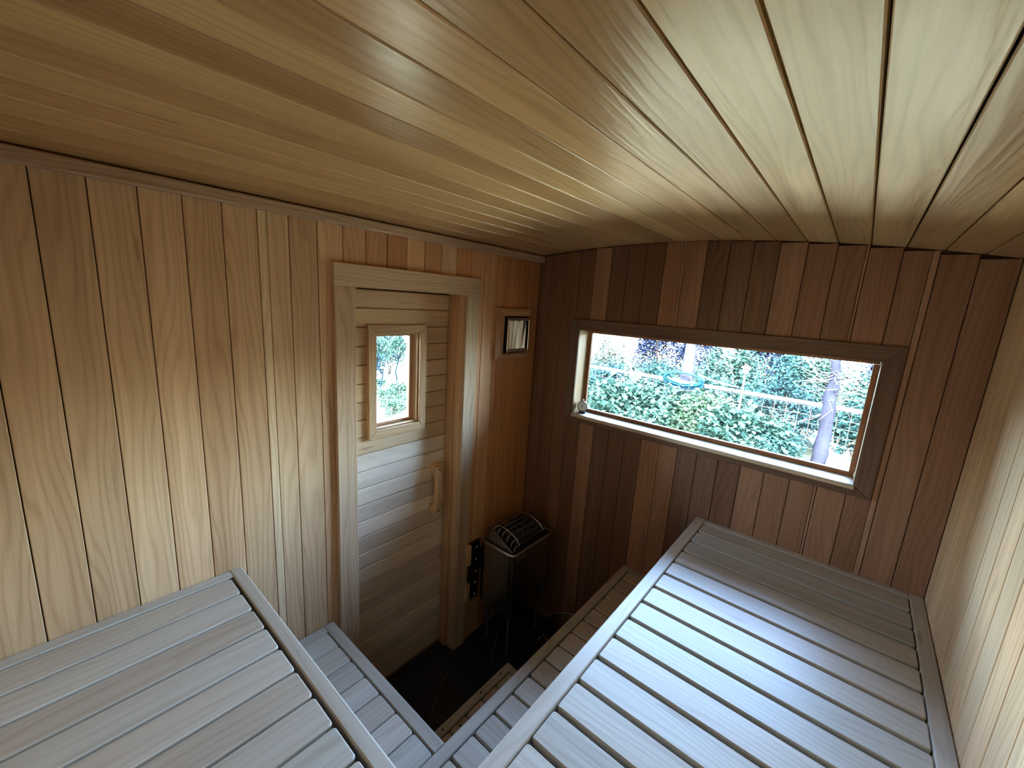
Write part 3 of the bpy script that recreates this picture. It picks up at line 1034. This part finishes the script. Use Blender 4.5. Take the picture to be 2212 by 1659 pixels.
def leaf_cloud(seed, nleaf, rx, ry, rz, size):
    """A bush crown: a few thousand folded leaf blades spread through lumpy clusters."""
    q = random.Random(seed)
    lumps = []
    for _ in range(14):
        a, t, u = q.uniform(0, 6.283), q.uniform(-.2, 1), q.uniform(.35, 1)
        lumps.append(Vector((rx * u * math.cos(a) * math.sqrt(max(0, 1 - t * t * .8)), ry * u * math.sin(a) * math.sqrt(max(0, 1 - t * t * .8)), rz * (.45 + .5 * t))))
    v, f = [], []
    for _ in range(nleaf):
        c = q.choice(lumps) + Vector((q.gauss(0, rx * .2), q.gauss(0, ry * .2), q.gauss(0, rz * .16)))
        if c.z < .03:
            c.z = .03 + q.random() * .2
        d = Vector((q.uniform(-1, 1), q.uniform(-1, 1), q.uniform(-.7, .5))).normalized()
        s = d.cross(Vector((q.uniform(-.4, .4), q.uniform(-.4, .4), 1))).normalized()
        nrm = s.cross(d)
        L, W = size * q.uniform(.7, 1.4), size * q.uniform(.26, .42)
        b0 = len(v)
        v += [c, c + d * L * .45 + s * W + nrm * W * .35, c + d * L, c + d * L * .45 - s * W + nrm * W * .35, c + d * L * .5]
        f += [(b0, b0 + 1, b0 + 4), (b0 + 1, b0 + 2, b0 + 4), (b0, b0 + 4, b0 + 3), (b0 + 4, b0 + 2, b0 + 3)]
    return mesh('foliage', v, f, 'leaf')


def stem_mesh(seed, rx, ry, rz, nst=7):
    q = random.Random(seed + 100)
    bm = bmesh.new()
    for _ in range(nst):
        a, u = q.uniform(0, 6.283), q.uniform(.2, .8)
        e = Vector((rx * u * math.cos(a), ry * u * math.sin(a), rz * q.uniform(.5, .95)))
        pts = [Vector((e.x * .1, e.y * .1, 0)), Vector((e.x * .35, e.y * .35, e.z * .4)), Vector((e.x * .7, e.y * .7, e.z * .75)), e]
        tube_bm(bm, pts, .012, 5, True, [.018, .014, .009, .004])
    return from_bm('stems', bm, 'bark', True)


kinds = [(leaf_cloud(1, 2300, .75, .75, 1.0, .10), stem_mesh(1, .75, .75, 1.0)), (leaf_cloud(2, 2600, .7, .8, 1.1, .085), stem_mesh(2, .7, .8, 1.1)),
         (leaf_cloud(3, 2000, .8, .7, .75, .12), stem_mesh(3, .8, .7, .75)), (leaf_cloud(4, 3600, .8, .8, 1.7, .10), stem_mesh(4, .8, .8, 1.7))]


def shrub(x, y, kind, s, col, label, sz=None, group='shrubs in the garden'):
    m4 = Matrix.Translation((x, y, GZ)) @ Matrix.Rotation(rnd.uniform(0, 6.28), 4, 'Z') @ Matrix.Diagonal((s, s, sz or s, 1))
    o = link('garden_shrub', None, None, Matrix.Translation((x, y, GZ)))
    o.empty_display_size = .2
    tag(o, label, 'shrub', None, group)
    fo = link('foliage', kinds[kind][0], o, m4, col)
    fo['kind'] = 'stuff'
    link('stems', kinds[kind][1], o, m4, (.12, .10, .09))
    return o


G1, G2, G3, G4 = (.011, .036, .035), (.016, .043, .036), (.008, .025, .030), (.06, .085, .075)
ORD = ['first', 'second', 'third', 'fourth', 'fifth', 'sixth', 'seventh', 'eighth']


def row(label, group, items, cols):
    """Shrubs of one row, listed from left to right as seen through the window."""
    for i, (x, y, kind, sc, sz) in enumerate(items):
        shrub(x, y, kind, sc, cols[i % len(cols)], label % ORD[i], sz, group)


row('low leafy green shrub in front of the garden fence, %s from the left', 'shrubs before the fence',
    [(4.78, 2.75, 0, .74, .82), (4.68, 2.1, 1, .72, .78), (4.60, 1.45, 2, .84, 1.05), (4.72, .85, 0, .82, .80), (4.70, .25, 1, .80, .74), (4.68, -.35, 2, .80, .95),
     (4.64, -.80, 0, .50, .54), (4.7, -1.95, 2, .42, .42)], (G2, G1, G2, G2, (.024, .052, .030)))
row('teal-green shrub rising just behind the fence rail, %s from the left', 'shrubs just behind the fence',
    [(6.1, 3.4, 1, .85, .85), (6.0, 2.4, 0, .85, .9), (6.2, 1.45, 1, .85, .9), (6.15, .2, 0, .85, .95), (6.3, -.75, 1, .8, .95), (6.1, -1.75, 0, .85, .9)], (G1, G3, G1))
row('shrub far behind the fence with sunlight painted into its pale leaves, %s from the left', 'pale shrubs behind the fence',
    [(8.6, 5.0, 3, .75, .75), (8.4, 3.75, 3, .72, .75)], (G4,))  # leaf colour lightened, full sun put into it
row('tall green shrub well behind the fence rail, %s from the left', 'tall shrubs behind the fence',
    [(8.6, .95, 3, .9, .85), (8.3, -.2, 3, .85, .85), (8.2, -1.35, 3, .85, .85), (8.4, -2.6, 3, .9, .85)], (G2, G1, (.016, .045, .035)))
row('evergreen tinted dark blue for shade at the far end of the garden, %s from the left', 'dark evergreens at the garden end',
    [(12.7, 4.0, 3, 1.15, 1.1), (12.5, 2.5, 3, 1.0, 1.1), (13.0, .3, 3, 1.25, 1.15), (13.2, -2.6, 3, 1.3, 1.15), (13.4, -5.3, 3, 1.3, 1.15)], ((.006, .011, .030),))  # leaves tinted dark blue, shade put into their colour
# garden beyond the door
row('low green plant in the sunny garden outside the door, %s from the nearest', 'low plants outside the door',
    [(2.25, 4.75, 2, .34, .30), (2.75, 5.05, 2, .34, .32), (2.5, 5.45, 0, .34, .28), (3.05, 5.8, 2, .4, .34), (2.85, 6.5, 2, .4, .36)], ((.025, .06, .042),))
row('upright blue-green shrub beyond the saplings seen through the door glass, %s from the left', 'upright shrubs beyond the door',
    [(3.55, 7.6, 0, .6, .75), (4.35, 8.1, 1, .6, .8), (5.3, 10.6, 3, .7, .75), (6.4, 11.2, 3, .7, .7)], ((.012, .035, .045), (.03, .065, .06)))


def sapling(x, y, h, col, label, seed, group=None):
    o = link('sapling_tree', None, None, Matrix.Translation((x, y, GZ)))
    tag(o, label, 'tree', None, group)
    q = random.Random(seed)
    bm = bmesh.new()
    pts = [(x + q.uniform(-.03, .03) * i, y + q.uniform(-.03, .03) * i, GZ + h * i / 6) for i in range(7)]
    tube_bm(bm, pts, .03, 7, True, [.02 - .002 * i for i in range(7)])
    link('trunk', from_bm('trunk', bm, 'bark', True), o, None, col)
    bm = bmesh.new()
    for i in range(9):
        p = Vector(pts[3 + i % 4])
        a = q.uniform(0, 6.28)
        e = p + Vector((math.cos(a) * .4, math.sin(a) * .4, q.uniform(.1, .4)))
        tube_bm(bm, [p, p.lerp(e, .5) + Vector((0, 0, .04)), e], .01, 5, True, [.012, .008, .003])
    br = link('branches', from_bm('branches', bm, 'bark', True), o, None, col)
    lf = link('foliage', kinds[2][0], o, Matrix.Translation((x, y, GZ + h * .55)) @ Matrix.Diagonal((.28, .28, .5, 1)), (.025,.06,.05))
    lf['kind'] = 'stuff'
    return o


sapling(2.72, 5.95, 1.45, (.012, .03, .045), 'slim young tree left of two seen through the door glass', 3)
sapling(3.22, 6.1, 1.5, (.012, .03, .045), 'slim young tree right of two seen through the door glass', 4)

# fence: post, top rail, wire mesh
FX = 5.2
fence = link('garden_fence', None, None, Matrix.Translation((FX, 0, GZ)))
tag(fence, 'garden fence of weathered posts, a pale top rail and square wire mesh', 'fence')
WH = (.12, .14, .155)


def fpost(y, w, z1, k=1.0):
    bm = bmesh.new()
    pts = [(FX, y, GZ - .02), (FX + .01, y + .01, GZ + .5), (FX, y - .005, GZ + .98), (FX, y, z1)]
    tube_bm(bm, pts, w, 8, True, [w * 1.05, w, w * .95, w * .6])
    return link('post', from_bm('post', bm, 'rough_timber', False), fence, None, (.016 * k, .018 * k, .026 * k))


fpost(.665, .115, .75)
fpost(3.1, .07, .02)
fpost(-3.4, .07, .02)
board('top_rail', fence, (FX - .105, -3.4, -.235), (FX - .055, .665, -.180), 1, 'painted', WH, .006)
board('top_rail', fence, (FX - .105, .672, -.225), (FX - .055, 3.1, -.170), 1, 'painted', WH, .006)
bm = bmesh.new()
yv = -3.35
while yv < 3.1:
    tube_bm(bm, [(FX - .03, yv, GZ + .08), (FX - .03, yv, -.24)], .0026, 4)
    yv += .15
zv = GZ + .1
while zv < -.25:
    tube_bm(bm, [(FX - .034, -3.38, zv), (FX - .034, 3.1, zv)], .0026, 4)
    zv += .12
wm_ = link('wire_mesh', from_bm('wire_mesh', bm, 'galvanised', True), fence)
wm_['kind'] = 'stuff'

# coiled hose on the post
hose = link('garden_hose', None, None, Matrix.Translation((FX - .13, .66, -.25)))
tag(hose, 'coiled blue garden hose hung over the fence post', 'hose')
bm = bmesh.new()
pts = []
for k in range(6 * 28):
    a = 2 * math.pi * k / 28
    t = k / 28
    pts.append((FX - .15 - .022 * math.sin(t * 2.1) - .012 * t, .66 + (.34 - .012 * t) * math.cos(a), -.17 + (.125 - .006 * t) * math.sin(a) + .008 * t))
tube_bm(bm, pts, .012, 7)
link('hose_coil', from_bm('hose_coil', bm, 'painted', True), hose, None, (.003, .034, .070))
bm = bmesh.new()
tube_bm(bm, [(FX - .14, .45, -.03), (FX - .12, .25, -.09), (FX - .11, .05, -.128), (FX - .09, -.15, -.140)], .014, 7)
link('loose_end', from_bm('loose_end', bm, 'painted', True), hose, None, (.12, .18, .2))

# vine-wrapped trunk with bare twigs
vt = link('bare_tree', None, None, Matrix.Translation((4.95, -1.30, GZ)))
tag(vt, 'rough grey tree trunk with pale bare twigs by the right end of the fence', 'tree')
bm = bmesh.new()
q = random.Random(5)
tube_bm(bm, [(4.95 + q.uniform(-.02, .02), -1.32 + .03 * i / 8 + q.uniform(-.012, .012), GZ + 1.75 * i / 14) for i in range(15)], .08, 9, True,
        [.095 - .003 * i + q.uniform(-.008, .01) for i in range(15)])
link('trunk', from_bm('trunk', bm, 'bark', True), vt, None, (.028, .032, .052))
bm = bmesh.new()
for i in range(60):
    p = Vector((4.95 + q.uniform(-.05, .05), -1.31 + q.uniform(-.05, .05), -.30 + .85 * q.random()))
    a, up_ = q.uniform(0, 6.283), q.uniform(-.3, .6)
    pts = [p]
    for k in range(4):
        a += q.uniform(-.8, .8)
        up_ += q.uniform(-.5, .5)
        pts.append(pts[-1] + Vector((math.cos(a) * .10, math.sin(a) * .13, .10 * up_)))
    tube_bm(bm, pts, .006, 5, True, [.008, .0065, .005, .004, .002])
link('twigs', from_bm('twigs', bm, 'bark', True), vt, None, (.10, .105, .12))['kind'] = 'stuff'

# path light
pl = link('path_light', None, None, Matrix.Translation((FX + .35, -.13, GZ)))
tag(pl, 'garden path light with white cap on a thin stake behind the fence rail', 'garden light')
P4 = Matrix.Translation((FX + .35, -.13, GZ))
lathe('stake', pl, [(.014, 0), (.014, 1.22)], 'galvanised', P4, 10)
lathe('lamp_glass', pl, [(.045, 1.22), (.05, 1.32)], 'painted', P4, 16, (.1, .11, .11))
lathe('cap', pl, [(.075, 1.32), (.07, 1.335), (.02, 1.37)], 'painted', P4, 16, (.3, .3, .3))
